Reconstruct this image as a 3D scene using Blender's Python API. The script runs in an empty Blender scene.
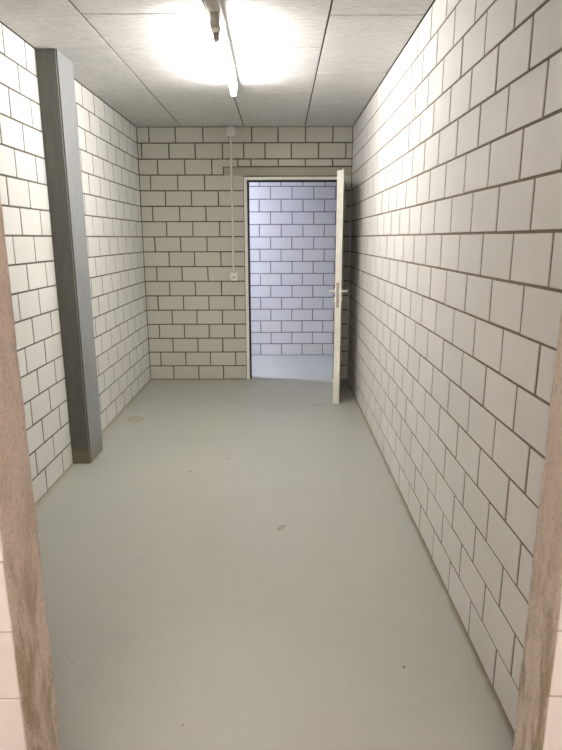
import bpy, bmesh, math, random
from mathutils import Vector, Matrix

random.seed(7)
SC = bpy.context.scene
COL = SC.collection

# ------------------------------------------------------------------ camera
PITCH, YAW, ROLL = 0.2336, -0.0005, -0.0025
EYE = 1.484
fw = Vector((-math.sin(YAW) * math.cos(PITCH), math.cos(YAW) * math.cos(PITCH), -math.sin(PITCH)))
rt0 = Vector((math.cos(YAW), math.sin(YAW), 0))
up0 = rt0.cross(fw)
rt = rt0 * math.cos(ROLL) + up0 * math.sin(ROLL)
up = -rt0 * math.sin(ROLL) + up0 * math.cos(ROLL)
cam = bpy.data.cameras.new('camera')
cam.sensor_fit = 'HORIZONTAL'
cam.sensor_width = 36
cam.lens = 574.95 / 562 * 36
cam.clip_start = 0.02
co = bpy.data.objects.new('camera', cam)
COL.objects.link(co)
M = Matrix((rt, up, -fw)).transposed().to_4x4()
M.translation = (0, 0, EYE)
co.matrix_world = M
SC.camera = co

# ------------------------------------------------------------------ world, exposure, lamp powers
w = bpy.data.worlds.new('world')
SC.world = w
w.use_nodes = True
w.node_tree.nodes['Background'].inputs[0].default_value = (0.6, 0.65, 0.75, 1)
w.node_tree.nodes['Background'].inputs[1].default_value = 0.02
SC.view_settings.view_transform = 'Standard'
SC.view_settings.look = 'None'
SC.view_settings.gamma = 1
SC.view_settings.use_curve_mapping = False
SC.view_settings.exposure = 2.5
ROOM_TUBE = ((1.0, 0.965, 0.945), 35.5)
BACK_TUBE = ((0.69, 0.75, 1.0), 106)
NEAR_TUBE = ((1.0, 0.85, 0.79), 52)

# ------------------------------------------------------------------ measured room
L, R, D = -1.410, 0.716, 6.046          # left wall, right wall, back wall
V, U = 0.15, 0.2676                     # block module
H = 17 * V
YF0, YF1 = 0.957, 1.087                 # near wall around the opening we look through
JL, JR = -0.5145, 0.5275                  # its two reveals
YB1 = 6.19                              # passage face of the back wall
YP = 7.36                               # far wall of the passage


# ------------------------------------------------------------------ node helpers
def mat(name, rough=0.7, metal=0.0, spec=0.5):
    m = bpy.data.materials.new(name)
    m.use_nodes = True
    nt = m.node_tree
    b = nt.nodes['Principled BSDF']
    b.inputs['Roughness'].default_value = rough
    b.inputs['Metallic'].default_value = metal
    b.inputs['Specular IOR Level'].default_value = spec
    return m, nt, b


def N(nt, t, **kw):
    n = nt.nodes.new(t)
    for k, v in kw.items():
        setattr(n, k, v)
    return n


def coords(nt, scale=(1, 1, 1), loc=(0, 0, 0), rotz=0):
    g = N(nt, 'ShaderNodeNewGeometry')
    mp = N(nt, 'ShaderNodeMapping')
    mp.inputs['Scale'].default_value = scale
    mp.inputs['Location'].default_value = loc
    mp.inputs['Rotation'].default_value = (0, 0, rotz)
    nt.links.new(g.outputs['Position'], mp.inputs['Vector'])
    return mp.outputs['Vector']


def noise(nt, vec, scale, detail=4, rough=0.55, dist=0.0):
    n = N(nt, 'ShaderNodeTexNoise')
    n.inputs['Scale'].default_value = scale
    n.inputs['Detail'].default_value = detail
    n.inputs['Roughness'].default_value = rough
    n.inputs['Distortion'].default_value = dist
    nt.links.new(vec, n.inputs['Vector'])
    return n.outputs['Fac']


def ramp(nt, fac, stops):
    r = N(nt, 'ShaderNodeValToRGB')
    el = r.color_ramp.elements
    while len(el) < len(stops):
        el.new(0.5)
    for e, (p, c) in zip(el, stops):
        e.position = p
        e.color = (*c, 1) if len(c) == 3 else c
    nt.links.new(fac, r.inputs['Fac'])
    return r.outputs['Color']


def g1(v):
    return (v, v, v)


def mix(nt, fac, a, b, mode='MIX'):
    m = N(nt, 'ShaderNodeMix', data_type='RGBA', blend_type=mode)
    for i, v in ((0, fac), (6, a), (7, b)):
        if isinstance(v, (int, float)):
            m.inputs[i].default_value = v
        elif isinstance(v, tuple):
            m.inputs[i].default_value = (*v, 1)
        else:
            nt.links.new(v, m.inputs[i])
    return m.outputs[2]


def bump(nt, b, h, strength, dist):
    n = N(nt, 'ShaderNodeBump')
    n.inputs['Strength'].default_value = strength
    n.inputs['Distance'].default_value = dist
    nt.links.new(h, n.inputs['Height'])
    nt.links.new(n.outputs['Normal'], b.inputs['Normal'])


def math_(nt, op, a, b=None, c=None):
    m = N(nt, 'ShaderNodeMath', operation=op)
    for i, v in enumerate((a, b, c)):
        if v is None:
            continue
        if isinstance(v, (int, float)):
            m.inputs[i].default_value = v
        else:
            nt.links.new(v, m.inputs[i])
    return m.outputs[0]


# ------------------------------------------------------------------ materials
def block_mat(name, ca, cb, stain=(0.55, 0.50, 0.42), amount=0.25):
    m, nt, b = mat(name, 0.62, spec=0.35)
    g = N(nt, 'ShaderNodeNewGeometry')
    c = ramp(nt, g.outputs['Random Per Island'], [(0.0, ca), (0.5, cb), (1.0, tuple(0.5 * (x + y) * 0.965 for x, y in zip(ca, cb)))])
    v = coords(nt)
    big = noise(nt, v, 2.3, 5, 0.6)
    c = mix(nt, ramp(nt, big, [(0.45, g1(0)), (0.8, g1(amount))]), c, stain)
    fine = noise(nt, v, 220, 3, 0.7)
    c = mix(nt, 0.10, c, ramp(nt, fine, [(0.3, g1(0.35)), (0.7, g1(1.0))]), 'MULTIPLY')
    nt.links.new(c, b.inputs['Base Color'])
    bump(nt, b, fine, 0.25, 0.002)
    return m


def mortar_mat(name, a, c2):
    m, nt, b = mat(name, 0.9, spec=0.2)
    v = coords(nt)
    n = noise(nt, v, 28, 5, 0.7)
    nt.links.new(ramp(nt, n, [(0.3, a), (0.7, c2)]), b.inputs['Base Color'])
    bump(nt, b, noise(nt, v, 260, 3, 0.7), 0.6, 0.003)
    return m


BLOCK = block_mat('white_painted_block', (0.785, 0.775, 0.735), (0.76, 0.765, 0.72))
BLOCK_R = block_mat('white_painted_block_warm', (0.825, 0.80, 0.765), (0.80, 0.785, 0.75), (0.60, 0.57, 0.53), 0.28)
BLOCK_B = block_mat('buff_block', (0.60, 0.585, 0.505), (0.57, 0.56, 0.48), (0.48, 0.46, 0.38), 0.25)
BLOCK_P = block_mat('passage_block', (0.74, 0.73, 0.74), (0.71, 0.71, 0.73))
MORTAR = mortar_mat('brown_grey_mortar', (0.185, 0.155, 0.115), (0.28, 0.245, 0.185))
MORTAR_D = mortar_mat('dark_mortar', (0.085, 0.075, 0.052), (0.14, 0.125, 0.09))
MORTAR_L = mortar_mat('grey_mortar', (0.115, 0.105, 0.083), (0.185, 0.168, 0.135))
LINTEL = block_mat('lintel_concrete', (0.43, 0.395, 0.315), (0.43, 0.395, 0.315), (0.34, 0.30, 0.23), 0.4)
MORTAR_P = mortar_mat('passage_mortar', (0.16, 0.16, 0.17), (0.24, 0.24, 0.25))


def plain(name, col, rough=0.5, metal=0.0, vary=0.06, sc=14, spec=0.5):
    m, nt, b = mat(name, rough, metal, spec)
    n = noise(nt, coords(nt), sc, 4, 0.6)
    lo = tuple(max(0, x * (1 - vary)) for x in col)
    hi = tuple(min(1, x * (1 + vary)) for x in col)
    nt.links.new(ramp(nt, n, [(0.3, lo), (0.7, hi)]), b.inputs['Base Color'])
    return m


CREAM = plain('cream_enamel', (0.83, 0.82, 0.74), 0.38)
CREAM_LEAF = plain('cream_door_paint', (0.82, 0.81, 0.73), 0.42)
SEAL = plain('black_rubber', (0.012, 0.012, 0.012), 0.7)
STEEL = plain('brushed_steel', (0.80, 0.78, 0.72), 0.38, 0.85)
STARTER = plain('grey_starter_can', (0.36, 0.34, 0.31), 0.5)
STEEL_D = plain('dull_lock_steel', (0.40, 0.38, 0.33), 0.45, 0.7)
PLASTIC = plain('grey_white_plastic', (0.66, 0.65, 0.62), 0.45)
WHITE_PL = plain('white_plastic', (0.85, 0.83, 0.76), 0.4)
CONDUIT = plain('pale_grey_conduit', (0.70, 0.69, 0.63), 0.5)
DARK_PL = plain('dark_plastic', (0.05, 0.045, 0.035), 0.6)
HOUSING = plain('luminaire_enamel', (0.60, 0.57, 0.52), 0.4)
CAP = plain('aluminium_tube_cap', (0.55, 0.52, 0.48), 0.35, 0.8)
SEALANT = plain('grey_sealant', (0.62, 0.62, 0.63), 0.6)
RAWWALL = plain('white_plaster', (0.72, 0.70, 0.66), 0.8)


def glow(name, col, strength):
    m, nt, b = mat(name, 0.4)
    b.inputs['Base Color'].default_value = (0.9, 0.9, 0.9, 1)
    b.inputs['Emission Color'].default_value = (*col, 1)
    b.inputs['Emission Strength'].default_value = strength
    return m


# ceiling board: pressed fibre with fine streaks
m, nt, b = mat('fibre_ceiling_board', 0.85, spec=0.2)
g = N(nt, 'ShaderNodeNewGeometry')
v1 = coords(nt, (5, 26, 5), rotz=0.25)
s1 = noise(nt, v1, 3.2, 6, 0.65, 0.8)
v2 = coords(nt, (3, 3, 3))
s2 = noise(nt, v2, 2.0, 4, 0.6)
c = ramp(nt, s1, [(0.30, (0.54, 0.53, 0.50)), (0.50, (0.69, 0.68, 0.655)), (0.68, (0.81, 0.80, 0.78))])
c = mix(nt, 0.35, c, ramp(nt, s2, [(0.3, g1(0.82)), (0.7, g1(1.0))]), 'MULTIPLY')
c = mix(nt, 0.5, c, ramp(nt, g.outputs['Random Per Island'], [(0, g1(0.93)), (1, g1(1.0))]), 'MULTIPLY')
nt.links.new(c, b.inputs['Base Color'])
bump(nt, b, s1, 0.25, 0.004)
BOARD = m
GAP = plain('dark_board_joint', (0.07, 0.065, 0.055), 0.9)


def floor_mat(name, ca, cb, marks):
    m, nt, b = mat(name, 0.42, spec=0.45)
    v = coords(nt)
    n1 = noise(nt, v, 1.1, 5, 0.55, 0.4)
    c = ramp(nt, n1, [(0.3, ca), (0.7, cb)])
    n2 = noise(nt, coords(nt, (9, 1.2, 1)), 3.0, 4, 0.6)
    c = mix(nt, 0.25, c, ramp(nt, n2, [(0.35, g1(0.9)), (0.65, g1(1.0))]), 'MULTIPLY')
    n3 = noise(nt, v, 34, 3, 0.7)
    c = mix(nt, ramp(nt, n3, [(0.70, g1(0)), (0.80, g1(0.35))]), c, (0.33, 0.31, 0.26))
    sep = N(nt, 'ShaderNodeSeparateXYZ')
    nt.links.new(v, sep.inputs[0])
    X, Y = sep.outputs[0], sep.outputs[1]
    if marks:
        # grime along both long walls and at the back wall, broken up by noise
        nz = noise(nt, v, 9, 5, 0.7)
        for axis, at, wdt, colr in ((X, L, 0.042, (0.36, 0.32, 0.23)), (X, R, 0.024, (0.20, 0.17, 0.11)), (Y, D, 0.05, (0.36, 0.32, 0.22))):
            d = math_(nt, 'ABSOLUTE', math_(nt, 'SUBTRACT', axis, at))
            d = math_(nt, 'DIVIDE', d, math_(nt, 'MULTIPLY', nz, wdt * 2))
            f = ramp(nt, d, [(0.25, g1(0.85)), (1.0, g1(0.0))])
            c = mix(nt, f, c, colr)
        # worn patches by the door
        n4 = noise(nt, coords(nt, (1.2, 5, 1)), 5, 5, 0.75, 0.6)
        far = ramp(nt, math_(nt, 'DIVIDE', Y, 6.1), [(0.72, g1(0)), (0.97, g1(0.75))])
        f = mix(nt, 1.0, ramp(nt, n4, [(0.44, g1(0)), (0.58, g1(0.8))]), far, 'MULTIPLY')
        c = mix(nt, f, c, (0.36, 0.35, 0.28))
        # ring stain, oval stain, specks: x, y, rx, ry, angle, colour, ring?
        for (x, y, rx, ry, an, colr, ring, amt) in (
                (-1.228, 4.644, 0.072, 0.095, 0, (0.30, 0.25, 0.09), True, 0.75),
                (0.000, 2.760, 0.018, 0.040, -0.55, (0.22, 0.20, 0.13), True, 0.8),
                (0.436, 1.748, 0.0055, 0.008, 0, (0.05, 0.05, 0.05), False, 0.9),
                (-0.661, 2.452, 0.007, 0.010, 0, (0.22, 0.2, 0.17), False, 0.7),
                (-0.753, 1.772, 0.006, 0.006, 0, (0.2, 0.18, 0.15), False, 0.7),
                (-0.31, 1.50, 0.006, 0.006, 0, (0.2, 0.18, 0.15), False, 0.7),
                (-0.60, 3.52, 0.020, 0.012, 0, (0.2, 0.19, 0.15), False, 0.8),
                (-0.37, 3.74, 0.015, 0.014, 0, (0.2, 0.19, 0.15), False, 0.7),
                (-0.70, 2.89, 0.010, 0.19, -0.10, (0.36, 0.35, 0.30), False, 0.35),
                (0.34, 5.04, 0.10, 0.012, 0.25, (0.17, 0.16, 0.12), False, 0.7),
                (-0.28, 5.75, 0.12, 0.015, 0.1, (0.17, 0.16, 0.12), False, 0.7),
                (0.60, 4.80, 0.06, 0.02, 0.0, (0.30, 0.29, 0.22), False, 0.4)):
            ca_, sa_ = math.cos(an), math.sin(an)
            dx = math_(nt, 'SUBTRACT', X, x)
            dy = math_(nt, 'SUBTRACT', Y, y)
            p = math_(nt, 'DIVIDE', math_(nt, 'ADD', math_(nt, 'MULTIPLY', dx, ca_), math_(nt, 'MULTIPLY', dy, sa_)), rx)
            q = math_(nt, 'DIVIDE', math_(nt, 'SUBTRACT', math_(nt, 'MULTIPLY', dy, ca_), math_(nt, 'MULTIPLY', dx, sa_)), ry)
            r = math_(nt, 'SQRT', math_(nt, 'ADD', math_(nt, 'MULTIPLY', p, p), math_(nt, 'MULTIPLY', q, q)))
            r = math_(nt, 'ADD', r, math_(nt, 'MULTIPLY', math_(nt, 'SUBTRACT', nz, 0.5), 0.5))
            if ring:
                f = ramp(nt, r, [(0.0, g1(amt * 0.55)), (0.55, g1(amt * 0.6)), (0.8, g1(amt)), (1.0, g1(0))])
            else:
                f = ramp(nt, r, [(0.6, g1(amt)), (1.0, g1(0))])
            c = mix(nt, f, c, colr)
    nt.links.new(c, b.inputs['Base Color'])
    nt.links.new(ramp(nt, n1, [(0.3, g1(0.36)), (0.7, g1(0.50))]), b.inputs['Roughness'])
    bump(nt, b, noise(nt, v, 60, 3, 0.6), 0.06, 0.002)
    return m


FLOOR = floor_mat('grey_green_floor_paint', (0.385, 0.393, 0.350), (0.42, 0.427, 0.380), True)
FLOOR_P = floor_mat('passage_floor_paint', (0.36, 0.375, 0.345), (0.39, 0.405, 0.375), False)

# raw concrete of the reveals
m, nt, b = mat('raw_concrete_reveal', 0.9, spec=0.2)
v = coords(nt)
a1 = noise(nt, coords(nt, (4, 4, 1.3)), 5.5, 6, 0.65, 0.5)
a2 = noise(nt, v, 120, 4, 0.75)
c = ramp(nt, a1, [(0.38, (0.70, 0.61, 0.53)), (0.47, (0.64, 0.55, 0.46)), (0.56, (0.47, 0.38, 0.28)), (0.68, (0.38, 0.30, 0.21))])
sep = N(nt, 'ShaderNodeSeparateXYZ')
nt.links.new(v, sep.inputs[0])
hi = ramp(nt, math_(nt, 'DIVIDE', sep.outputs[2], 2.0), [(0.32, g1(0)), (0.52, g1(0.8))])
c = mix(nt, hi, c, (0.67, 0.56, 0.48))
c = mix(nt, 0.55, c, ramp(nt, a2, [(0.33, g1(0.5)), (0.5, g1(1.0))]), 'MULTIPLY')
nt.links.new(c, b.inputs['Base Color'])
bump(nt, b, a2, 0.5, 0.004)
RAW = m

# column: darker tone on the narrow faces, paler and glossier on the room face
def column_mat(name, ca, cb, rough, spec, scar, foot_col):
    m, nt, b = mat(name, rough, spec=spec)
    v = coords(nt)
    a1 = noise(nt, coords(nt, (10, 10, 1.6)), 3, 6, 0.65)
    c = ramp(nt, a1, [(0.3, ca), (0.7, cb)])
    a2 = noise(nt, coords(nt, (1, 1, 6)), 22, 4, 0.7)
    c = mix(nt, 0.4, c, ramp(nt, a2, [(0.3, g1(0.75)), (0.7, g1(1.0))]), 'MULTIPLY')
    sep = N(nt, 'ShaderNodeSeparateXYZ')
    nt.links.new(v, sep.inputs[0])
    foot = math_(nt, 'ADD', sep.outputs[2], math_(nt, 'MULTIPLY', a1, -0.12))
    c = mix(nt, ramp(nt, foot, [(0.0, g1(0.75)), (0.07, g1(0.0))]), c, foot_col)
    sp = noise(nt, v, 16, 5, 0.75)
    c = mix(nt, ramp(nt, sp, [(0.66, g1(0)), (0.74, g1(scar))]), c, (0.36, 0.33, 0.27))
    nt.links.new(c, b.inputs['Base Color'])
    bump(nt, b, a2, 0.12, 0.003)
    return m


COLUMN = column_mat('dark_column_concrete', (0.115, 0.110, 0.095), (0.155, 0.150, 0.130), 0.6, 0.35, 0.3, (0.22, 0.185, 0.11))
COLUMN_S = column_mat('pale_column_concrete', (0.235, 0.245, 0.245), (0.30, 0.31, 0.31), 0.35, 0.6, 0.25, (0.22, 0.20, 0.15))


# ------------------------------------------------------------------ mesh helpers
def obj(name, bm, material, parent=None, smooth=False, at=None):
    bmesh.ops.recalc_face_normals(bm, faces=bm.faces)
    me = bpy.data.meshes.new(name)
    bm.to_mesh(me)
    bm.free()
    mats = material if isinstance(material, (list, tuple)) else [material]
    for mm in mats:
        me.materials.append(mm)
    if smooth:
        for p in me.polygons:
            p.use_smooth = True
        me.set_sharp_from_angle(angle=math.radians(35))
    o = bpy.data.objects.new(name, me)
    COL.objects.link(o)
    if parent:
        o.parent = parent
    if at:
        o.location = at
    return o


def empty(name, loc=(0, 0, 0), rz=0.0):
    o = bpy.data.objects.new(name, None)
    o.empty_display_size = 0.1
    COL.objects.link(o)
    o.location = loc
    o.rotation_euler = (0, 0, rz)
    return o


def struct(o):
    o['kind'] = 'structure'
    return o


def tag(o, label, cat, group=None):
    o['label'] = label
    o['category'] = cat
    if group:
        o['group'] = group
    return o


def box(bm, a, b_, bev=0.0, mi=0):
    x0, y0, z0 = a
    x1, y1, z1 = b_
    vs = [bm.verts.new(p) for p in ((x0, y0, z0), (x1, y0, z0), (x1, y1, z0), (x0, y1, z0),
                                    (x0, y0, z1), (x1, y0, z1), (x1, y1, z1), (x0, y1, z1))]
    fs = [bm.faces.new([vs[i] for i in q]) for q in
          ((0, 3, 2, 1), (4, 5, 6, 7), (0, 1, 5, 4), (1, 2, 6, 5), (2, 3, 7, 6), (3, 0, 4, 7))]
    for f in fs:
        f.material_index = mi
    if bev:
        es = set(e for f in fs for e in f.edges)
        bmesh.ops.bevel(bm, geom=list(es), offset=bev, segments=2, affect='EDGES', profile=0.5)
    return fs


def cyl(bm, p, q, r, n=20, r2=None, cap=True):
    p, q = Vector(p), Vector(q)
    d = (q - p).normalized()
    u = d.orthogonal().normalized()
    v_ = d.cross(u)
    r2 = r if r2 is None else r2
    A = [bm.verts.new(p + (u * math.cos(t) + v_ * math.sin(t)) * r) for t in (2 * math.pi * i / n for i in range(n))]
    B = [bm.verts.new(q + (u * math.cos(t) + v_ * math.sin(t)) * r2) for t in (2 * math.pi * i / n for i in range(n))]
    for i in range(n):
        bm.faces.new((A[i], A[(i + 1) % n], B[(i + 1) % n], B[i]))
    if cap:
        bm.faces.new(A[::-1])
        bm.faces.new(B)


def bx(name, a, b_, material, parent=None, bev=0.0):
    bm = bmesh.new()
    box(bm, a, b_, bev)
    return obj(name, bm, material, parent)


def course(u0, u1, ph, m_=U):
    """edges of the blocks of one course between u0 and u1"""
    k = math.floor(u0 / m_ - ph) + 1
    out = [u0]
    while (k + ph) * m_ < u1:
        x = (k + ph) * m_
        if x > out[0] + 0.02 and x < u1 - 0.02:
            out.append(x + random.uniform(-0.0035, 0.0035))
        k += 1
    out.append(u1)
    return list(zip(out[:-1], out[1:]))


def block_wall(name, rects, frame, depth, slab_rects, mats, joint=0.0095, recess=0.0022, cham=0.0009, head=1.0):
    """rects: (u0,u1,z0,z1[,joint override]) block cells; frame(u, z, d) -> point, d>0 goes into the wall"""
    bm = bmesh.new()
    for rc in rects:
        u0, u1, z0, z1 = rc[:4]
        j = (rc[4] if len(rc) > 4 else joint) / 2
        jh = rc[5] / 2 if len(rc) > 5 else j * head
        jz = [random.uniform(-0.0012, 0.0012) for _ in range(4)]
        c_ = [(u0 + jh + jz[0], z0 + j + jz[1]), (u1 - jh + jz[2], z0 + j + jz[1] * 0.5), (u1 - jh + jz[3], z1 - j + jz[0] * 0.5), (u0 + jh + jz[1], z1 - j + jz[2] * 0.5)]
        cu, cz = (u0 + u1) / 2, (z0 + z1) / 2
        off = random.uniform(-0.0007, 0.0007)
        def ring(inset, d):
            return [bm.verts.new(frame(u - inset * (1 if u > cu else -1), z - inset * (1 if z > cz else -1), d + off)) for u, z in c_]
        base, mid, top = ring(0, recess + 0.006), ring(0, cham), ring(cham, 0)
        for A, B in ((base, mid), (mid, top)):
            for i in range(4):
                bm.faces.new((A[i], A[(i + 1) % 4], B[(i + 1) % 4], B[i]))
        bm.faces.new(top)
    nb = len(bm.faces)
    for (u0, u1, z0, z1) in slab_rects:
        P = [frame(u, z, d) for d in (recess, depth) for u, z in ((u0, z0), (u1, z0), (u1, z1), (u0, z1))]
        vs = [bm.verts.new(p) for p in P]
        for q in ((0, 1, 2, 3), (7, 6, 5, 4), (0, 4, 5, 1), (1, 5, 6, 2), (2, 6, 7, 3), (3, 7, 4, 0)):
            f = bm.faces.new([vs[i] for i in q])
            f.material_index = 1
    return obj(name, bm, mats)


# ------------------------------------------------------------------ floor, ceilings
def slab(name, a, b_, material):
    return struct(bx(name, a, b_, material))


slab('floor', (L - 0.12, YF0 - 0.0, -0.08), (R + 0.12, D + 0.02, 0), FLOOR)
slab('floor_passage', (-3.0, D + 0.02, -0.08), (3.0, YP + 0.12, 0), FLOOR_P)
slab('floor_near', (-2.6, -1.9, -0.08), (2.6, YF0, 0), FLOOR)

# ceiling boards: columns between the long joints, each with its own cross joints
bm = bmesh.new()
long_j = [L, -0.970, -0.357, 0.243, R]
cross = [[YF1, 2.65, 3.655, 4.625, 5.62, D], [YF1, 2.12, 3.137, 4.167, 5.183, D], [YF1, 1.6, 2.62, 3.659, 4.70, 5.70, D], [YF1, 2.14, 3.158, 4.178, 5.194, D]]
rc = []
for i, cr in enumerate(cross):
    for y0, y1 in zip(cr[:-1], cr[1:]):
        rc.append((long_j[i], long_j[i + 1], y0, y1))


def board_ceiling(name, cells, ext):
    bm = bmesh.new()
    for (x0, x1, y0, y1) in cells:
        gx, gy = 0.0052, 0.0050
        ring = lambda i, z: [bm.verts.new(p) for p in ((x0 + gx + i, y0 + gy + i, z), (x1 - gx - i, y0 + gy + i, z), (x1 - gx - i, y1 - gy - i, z), (x0 + gx + i, y1 - gy - i, z))]
        A, B, C = ring(0, H + 0.012), ring(0, H + 0.001), ring(0.001, H)
        for P, Q in ((A, B), (B, C)):
            for i in range(4):
                bm.faces.new((P[i], P[(i + 1) % 4], Q[(i + 1) % 4], Q[i]))
        bm.faces.new(C)
    x0, x1, y0, y1 = ext
    box(bm, (x0, y0, H + 0.008), (x1, y1, H + 0.09), 0, 1)
    return struct(obj(name, bm, [BOARD, GAP]))


board_ceiling('ceiling', rc, (L - 0.12, R + 0.12, YF1, D))
slab('ceiling_passage', (-3.0, D, H), (3.0, YP + 0.12, H + 0.09), RAWWALL)
slab('ceiling_near', (-2.6, -1.9, H), (2.6, YF1, H + 0.09), RAWWALL)

# ------------------------------------------------------------------ walls
PH_R = [.17, .71, .21, .80, .28, .84, .30, .85, .36, .80, .34, .78, .30, .76, .30, .80, .33]
PH_L0 = [.04, .62, .11, .65, .11, .66, .13, .60, .13, .64, .10, .63, .13, .63, .15, .67, .15]
PH_L1 = [.67, .19, .70, .24, .70, .26, .71, .19, .69, .18, .70, .18, .66, .16, .64, .10, .64]
PH_B = [.70, .19, .70, .18, .71, .19, .69, .20, .70, .18, .68, .18, .67, .16]
CY0, CY1, CX = 3.655, 3.935, -1.287      # column

rects = [(a, b_, k * V, (k + 1) * V, 0.0095, 0.0135 if b_ < 3.0 else 0.0160) for k in range(17) for a, b_ in course(YF1, D, PH_R[k])]
struct(block_wall('wall_right', rects, lambda u, z, d: (R + d, u, z), 0.12, [(YF1, D, 0, H)], [BLOCK_R, MORTAR], head=1.5))
rects = []
for k in range(17):
    rects += [(a, b_, k * V, (k + 1) * V) for a, b_ in course(YF1, CY0 + 0.003, PH_L0[k])]
    rects += [(a, b_, k * V, (k + 1) * V, 0.0098, 0.0165) for a, b_ in course(CY1 - 0.003, D, PH_L1[k])]
struct(block_wall('wall_left', rects, lambda u, z, d: (L - d, u, z), 0.12, [(YF1, D, 0, H)], [BLOCK, MORTAR_L], joint=0.0098, head=1.35))

# back wall with the doorway and its lintel
FX0, FX1, FZ = -0.365, 0.636, 2.080      # outside of the door frame
rects = []
for k in range(14):
    rects += [(a, b_, k * V, (k + 1) * V) for a, b_ in course(L, FX0, PH_B[k])]
    rects.append((FX1, R, k * V, min((k + 1) * V, 2.10)))
for a, b_ in ((L, -1.22), (-1.22, -.95), (-.95, -.68)):
    rects.append((a, b_, 14 * V, 15 * V))
rects.append((-.68, -.565, 14 * V, 2.184))
rects.append((-.68, -.42, 2.1722, 15 * V))
e = [-.42, -.29, -.02, .25, .52, R]
rects += [(a, b_, 2.178, 15 * V) for a, b_ in zip(e[:-1], e[1:])]
e = [L, -1.37, -1.10, -.84, -.57, -.36, -.15, .11, .38, .65, R]
rects += [(a, b_, 15 * V, 16 * V) for a, b_ in zip(e[:-1], e[1:])]
e = [L, -1.29, -1.03, -.76, -.49, -.28, -.02, .25, .52, R]
rects += [(a, b_, 16 * V, 17 * V) for a, b_ in zip(e[:-1], e[1:])]
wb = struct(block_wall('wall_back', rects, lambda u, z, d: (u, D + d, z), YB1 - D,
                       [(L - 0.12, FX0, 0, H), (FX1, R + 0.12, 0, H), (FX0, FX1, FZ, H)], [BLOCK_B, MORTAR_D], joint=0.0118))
bm = bmesh.new()
box(bm, (-0.560, D - 0.001, 2.092), (R - 0.002, D + 0.05, 2.171), 0.002)
li = obj('lintel', bm, LINTEL, wb)
bm = bmesh.new()
box(bm, (R - 0.010, D - 0.009, 0.0), (R - 0.001, D - 0.001, 1.97), 0.002)
box(bm, (FX1 + 0.002, D - 0.010, 0.0), (R - 0.010, D - 0.001, 0.010), 0.002)
obj('joint_sealant', bm, SEALANT, wb)

# passage beyond the door
rects = [(a, b_, k * V, (k + 1) * V) for k in range(17) for a, b_ in course(-3.0, 3.0, .04 if k % 2 == 0 else .54)]
struct(block_wall('wall_passage', rects, lambda u, z, d: (u, YP + d, z), 0.12, [(-3.0, 3.0, 0, H)], [BLOCK_P, MORTAR_P], joint=0.0115))
slab('wall_passage_left', (-3.12, D, -0.0), (-3.0, YP + 0.12, H), RAWWALL)
slab('wall_passage_right', (3.0, D, -0.0), (3.12, YP + 0.12, H), RAWWALL)
slab('wall_passage_near_left', (-3.0, D + 0.02, 0), (L - 0.12, YB1, H), RAWWALL)
slab('wall_passage_near_right', (R + 0.12, D + 0.02, 0), (3.0, YB1, H), RAWWALL)

# near wall: the opening the photograph looks through
NW, ntn, bn = mat('near_painted_wall', 0.7, spec=0.3)
vv = coords(ntn)
sx = N(ntn, 'ShaderNodeSeparateXYZ')
ntn.links.new(vv, sx.inputs[0])
cc = ramp(ntn, noise(ntn, vv, 5, 5, 0.6), [(0.3, (0.84, 0.79, 0.75)), (0.7, (0.88, 0.83, 0.79))])
ntn.links.new(cc, bn.inputs['Base Color'])
bump(ntn, bn, noise(ntn, vv, 150, 4, 0.7), 0.3, 0.003)
NM = plain('near_wall_joint', (0.60, 0.52, 0.46), 0.85)
TOP = 2.10
rects = []
for k in range(17):
    ph = 0.45 if k % 2 else 0.75
    if (k + 1) * V <= TOP + 0.001:
        rects += [(a, b_, k * V, (k + 1) * V) for a, b_ in course(-2.6, JL, ph)]
        rects += [(a, b_, k * V, (k + 1) * V) for a, b_ in course(JR, 2.6, ph)]
    else:
        rects += [(a, b_, k * V, (k + 1) * V) for a, b_ in course(-2.6, 2.6, ph)]
wf = struct(block_wall('wall_front', rects, lambda u, z, d: (u, YF0 + d, z), YF1 - YF0,
                       [(-2.6, JL - 0.012, 0, H), (JR + 0.012, 2.6, 0, H), (JL - 0.012, JR + 0.012, TOP + 0.012, H)],
                       [NW, NM], joint=0.005, recess=0.0022, cham=0.001))


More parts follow.
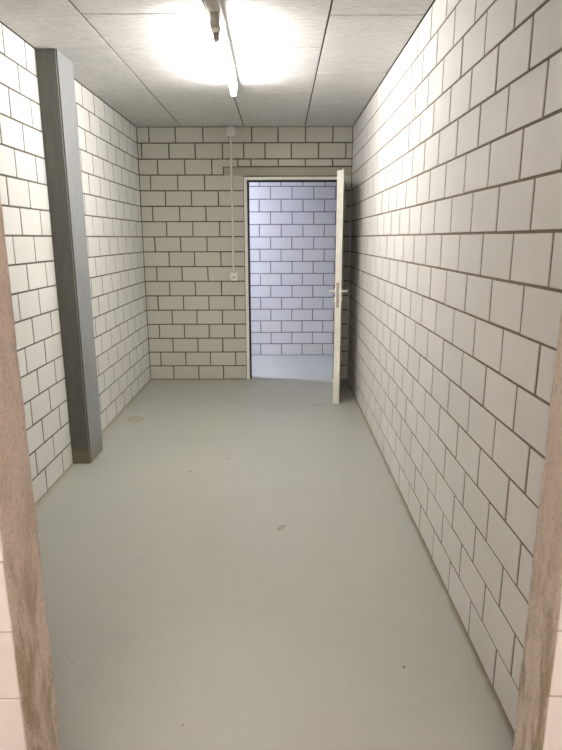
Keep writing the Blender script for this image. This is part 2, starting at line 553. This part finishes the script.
def reveal(side):
    """rough concrete lining of the opening, worn along both corners"""
    from mathutils import noise as mn
    bm = bmesh.new()
    nz, ny = 260, 16
    x = JL if side < 0 else JR
    prof = []
    grid = []
    for i in range(nz + 1):
        z = TOP * i / nz
        row = []
        wob = (mn.noise(Vector((side * 3, 0, z * 9))) * 0.0016 + mn.noise(Vector((side * 5, 1, z * 45))) * 0.0011)
        for j in range(ny + 1):
            t = j / ny
            y = YF0 + 0.0035 + (YF1 - YF0 - 0.0035) * t
            edge = min(t, 1 - t) * (YF1 - YF0)
            ch = max(0, 0.004 - edge) * 0.7
            dd = mn.noise(Vector((side * 7 + y * 40, z * 40, 2))) * 0.0014 + mn.noise(Vector((y * 11, z * 7, side))) * 0.0016 + wob
            xx = x + side * (ch - dd) + (0.0115 * t if side < 0 else 0)
            row.append(bm.verts.new((xx, y, z)))
        grid.append(row)
    for i in range(nz):
        for j in range(ny):
            bm.faces.new((grid[i][j], grid[i][j + 1], grid[i + 1][j + 1], grid[i + 1][j]))
    xb = x + side * 0.0125
    # close the back
    b0 = [[bm.verts.new((xb, yy, r[0].co.z)) for yy in (YF0 + 0.0035, YF1)] for r in grid]
    for i in range(nz):
        bm.faces.new((grid[i][0], grid[i + 1][0], b0[i + 1][0], b0[i][0]))
        bm.faces.new((grid[i][-1], grid[i + 1][-1], b0[i + 1][1], b0[i][1]))
        bm.faces.new((b0[i][0], b0[i + 1][0], b0[i + 1][1], b0[i][1]))
    o = obj('reveal', bm, RAW, wf, smooth=True)
    o['label'] = 'rough pinkish raw concrete reveal of the near opening'


reveal(-1)
reveal(1)
bx('reveal_head', (JL - 0.012, YF0 + 0.0035, TOP), (JR + 0.012, YF1, TOP + 0.012), RAW, wf)

slab('wall_near_back', (-2.6, -2.0, 0), (2.6, -1.9, H), RAWWALL)
slab('wall_near_left', (-2.7, -2.0, 0), (-2.6, YF1, H), RAWWALL)
slab('wall_near_right', (2.6, -2.0, 0), (2.7, YF1, H), RAWWALL)

# ------------------------------------------------------------------ column
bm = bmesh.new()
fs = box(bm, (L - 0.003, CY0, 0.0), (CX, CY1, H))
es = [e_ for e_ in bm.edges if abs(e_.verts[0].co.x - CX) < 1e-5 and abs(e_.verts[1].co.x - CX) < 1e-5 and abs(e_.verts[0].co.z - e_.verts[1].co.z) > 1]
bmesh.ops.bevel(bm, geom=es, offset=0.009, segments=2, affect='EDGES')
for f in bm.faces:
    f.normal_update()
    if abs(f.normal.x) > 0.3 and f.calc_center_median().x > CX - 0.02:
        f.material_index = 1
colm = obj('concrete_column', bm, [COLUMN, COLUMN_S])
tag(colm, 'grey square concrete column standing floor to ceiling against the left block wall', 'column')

# ------------------------------------------------------------------ door
door = struct(empty('door_1', ((FX0 + FX1) / 2, D, 0)))
ox, oy = (FX0 + FX1) / 2, D


def rel(p):
    return (p[0] - ox, p[1] - oy, p[2])


IX0, IX1, IZ = -0.334, 0.586, 2.052
bm = bmesh.new()
yf = D - 0.014
# face flanges, linings and stops of the pressed steel frame
for a, b_ in (((FX0, yf, 0), (IX0, yf + 0.03, FZ)), ((IX1, yf, 0), (FX1, yf + 0.03, FZ)), ((IX0, yf, IZ), (IX1, yf + 0.03, FZ)),
              ((FX0 + 0.012, yf + 0.03, 0), (IX0 - 0.002, YB1 + 0.01, FZ - 0.012)), ((IX1 + 0.002, yf + 0.03, 0), (FX1 - 0.012, YB1 + 0.01, FZ - 0.012)),
              ((IX0 - 0.002, yf + 0.03, IZ + 0.002), (IX1 + 0.002, YB1 + 0.01, FZ - 0.012))):
    box(bm, rel(a), rel(b_), 0.0015)
fr = obj('door_frame', bm, CREAM, door)
bm = bmesh.new()
s = 0.020
box(bm, rel((IX0 - 0.003, yf + 0.034, 0)), rel((IX0 + s, yf + 0.052, IZ)))
box(bm, rel((IX1 - s, yf + 0.034, 0)), rel((IX1 + 0.003, yf + 0.052, IZ)))
box(bm, rel((IX0 + s, yf + 0.034, IZ - s)), rel((IX1 - s, yf + 0.052, IZ + 0.003)))
obj('rubber_seal', bm, SEAL, fr)

# leaf, built along -Y from the hinge axis, then turned
LW = 0.955
LT = 0.044
hx, hy = 0.588, D - 0.034
ang = math.radians(-6.7)
leaf_T = Matrix.Translation(Vector(rel((hx, hy, 0)))) @ Matrix.Rotation(ang, 4, 'Z')
bm = bmesh.new()
box(bm, (-0.001, -LW + 0.013, 0.006), (LT - 0.002, -0.002, 2.036), 0.0015)
box(bm, (LT - 0.002, -LW, 0.006), (LT + 0.011, 0.004, 2.046), 0.002)
bmesh.ops.transform(bm, matrix=leaf_T, verts=bm.verts)
leaf = obj('door_leaf', bm, CREAM_LEAF, door)
bm = bmesh.new()
box(bm, (0.012, -LW + 0.0105, 0.886), (0.034, -LW + 0.0145, 1.104), 0.001)
box(bm, (0.017, -LW + 0.004, 1.005), (0.029, -LW + 0.012, 1.035), 0.002)
box(bm, (0.017, -LW + 0.006, 0.930), (0.029, -LW + 0.012, 0.965), 0.001)
bmesh.ops.transform(bm, matrix=leaf_T, verts=bm.verts)
obj('lock_plate', bm, STEEL_D, leaf)
for sgn in (-1, 1):
    x0 = -0.001 if sgn < 0 else LT + 0.011
    hyc = -LW + 0.062
    bm = bmesh.new()
    cyl(bm, (x0, hyc, 1.025), (x0 + sgn * 0.009, hyc, 1.025), 0.026, 28)
    cyl(bm, (x0 + sgn * 0.008, hyc, 1.025), (x0 + sgn * 0.052, hyc, 1.025), 0.0095, 20)
    cyl(bm, (x0 + sgn * 0.046, hyc - 0.009, 1.025), (x0 + sgn * 0.050, hyc + 0.120, 1.025), 0.0095, 20)
    cyl(bm, (x0, hyc, 0.953), (x0 + sgn * 0.007, hyc, 0.953), 0.025, 28)
    bmesh.ops.transform(bm, matrix=leaf_T, verts=bm.verts)
    hd = obj('lever_handle', bm, STEEL, leaf, smooth=True)
for z in (0.25, 1.05, 1.82):
    bm = bmesh.new()
    cyl(bm, (LT + 0.016, 0.006, z - 0.045), (LT + 0.016, 0.006, z + 0.045), 0.008, 16)
    bmesh.ops.transform(bm, matrix=leaf_T, verts=bm.verts)
    obj('hinge', bm, STEEL, leaf, smooth=True)

# ------------------------------------------------------------------ luminaires
def luminaire(x, y, rz, y_near, y_far, col, strength, label, glow_name):
    """batten running along local Y; the lamp holders sit at y_near and y_far"""
    t = empty('fluorescent_luminaire', (x, y, H), rz)
    tag(t, label, 'ceiling lamp')
    bm = bmesh.new()
    wd = 0.030
    # folded steel batten with slightly tapering flanks
    y0, y1 = y_near - 0.75, y_far + 0.012
    P = [(-wd, 0), (-wd, -0.012), (-wd + 0.002, -0.042), (wd - 0.002, -0.042), (wd, -0.012), (wd, 0)]
    A = [bm.verts.new((px, y0, pz)) for px, pz in P]
    B = [bm.verts.new((px, y1, pz)) for px, pz in P]
    n = len(P)
    for i in range(n):
        bm.faces.new((A[i], A[(i + 1) % n], B[(i + 1) % n], B[i]))
    bm.faces.new(A)
    bm.faces.new(B[::-1])
    obj('housing', bm, HOUSING, t)
    for yy, sg in ((y_near, -1), (y_far, 1)):
        bm = bmesh.new()
        ya, yb = sorted((yy, yy + sg * (0.085 if sg < 0 else 0.014)))
        box(bm, (-0.023, ya, -0.104 if sg < 0 else -0.098), (0.020, yb, -0.040), 0.004)
        obj('lamp_holder', bm, HOUSING, t)
    bm = bmesh.new()
    cyl(bm, (-0.003, y_near + 0.033, -0.088), (-0.003, y_far - 0.010, -0.088), 0.013, 24)
    st = bmesh.new()
    cyl(st, (-0.002, y_near + 0.002, -0.094), (-0.002, y_near + 0.002, -0.132), 0.0155, 18)
    cyl(st, (-0.002, y_near + 0.002, -0.132), (-0.002, y_near + 0.002, -0.140), 0.0155, 18, 0.012)
    obj('starter', st, STARTER, t, smooth=True)
    tb = obj('tube', bm, glow(glow_name, col, strength), t, smooth=True)
    for a, b_ in ((y_near, y_near + 0.035), (y_far - 0.012, y_far)):
        bm = bmesh.new()
        cyl(bm, (-0.003, a, -0.088), (-0.003, b_, -0.088), 0.0134, 20)
        obj('tube_cap', bm, CAP, tb, smooth=True)
    return t


luminaire(-0.312, 3.70, 0.014, -0.62, 0.66, *ROOM_TUBE, 'lit white fluorescent tube lamp fixed under the fibre board ceiling of the room', 'lit_tube_white')
luminaire(-1.72, 6.60, math.pi / 2, -0.62, 0.62, *BACK_TUBE, 'cool white tube lamp on the ceiling of the passage beyond the open door', 'lit_tube_cool')
luminaire(0.0, -0.60, math.pi / 2, -0.62, 0.62, *NEAR_TUBE, 'warm tube lamp on the ceiling in front of the near opening', 'lit_tube_warm')

# ------------------------------------------------------------------ junction box, conduit, switch
jb = empty('junction_box', (-0.482, D, 2.497))
tag(jb, 'small square grey junction box on the back wall just under the ceiling', 'junction box')
bx('box_body', (-0.041, -0.036, -0.042), (0.041, 0.0, 0.040), PLASTIC, jb, 0.003)
bx('box_lid', (-0.043, -0.044, -0.044), (0.043, -0.036, 0.042), PLASTIC, jb, 0.003)
bm = bmesh.new()
cyl(bm, (0.0, -0.018, 0.040), (0.0, -0.018, 0.053), 0.010, 16)
obj('cable_entry', bm, CONDUIT, jb)

cd = empty('conduit', (-0.484, D, 1.139))
tag(cd, 'thin grey vertical conduit on the back wall between junction box and switch', 'pipe')
bm = bmesh.new()
cyl(bm, (0, -0.013, 0.003), (0, -0.013, 1.316), 0.0100, 16)
obj('pipe', bm, CONDUIT, cd, smooth=True)
for z in (0.12, 0.55, 0.95, 1.22):
    bm = bmesh.new()
    box(bm, (-0.0125, -0.023, z - 0.006), (0.0125, 0.0, z + 0.006), 0.002)
    obj('pipe_clip', bm, CONDUIT, cd)

sw = empty('light_switch', (-0.480, D, 1.098))
tag(sw, 'small white square light switch on the back wall left of the door frame', 'switch')
bx('switch_body', (-0.038, -0.034, -0.041), (0.038, 0.0, 0.041), WHITE_PL, sw, 0.004)
bm = bmesh.new()
box(bm, (-0.032, -0.0375, -0.034), (0.032, -0.034, 0.034), 0.0015)
obj('cover_plate', bm, WHITE_PL, sw)
bm = bmesh.new()
box(bm, (-0.016, -0.043, -0.012), (0.016, -0.037, 0.002), 0.002)
obj('rocker', bm, plain('grey_rocker', (0.38, 0.36, 0.32), 0.5), sw)
bm = bmesh.new()
cyl(bm, (-0.004, -0.018, -0.054), (-0.004, -0.018, -0.040), 0.011, 16)  # short dark cylinder under the switch body
obj('dark_stub', bm, DARK_PL, sw)
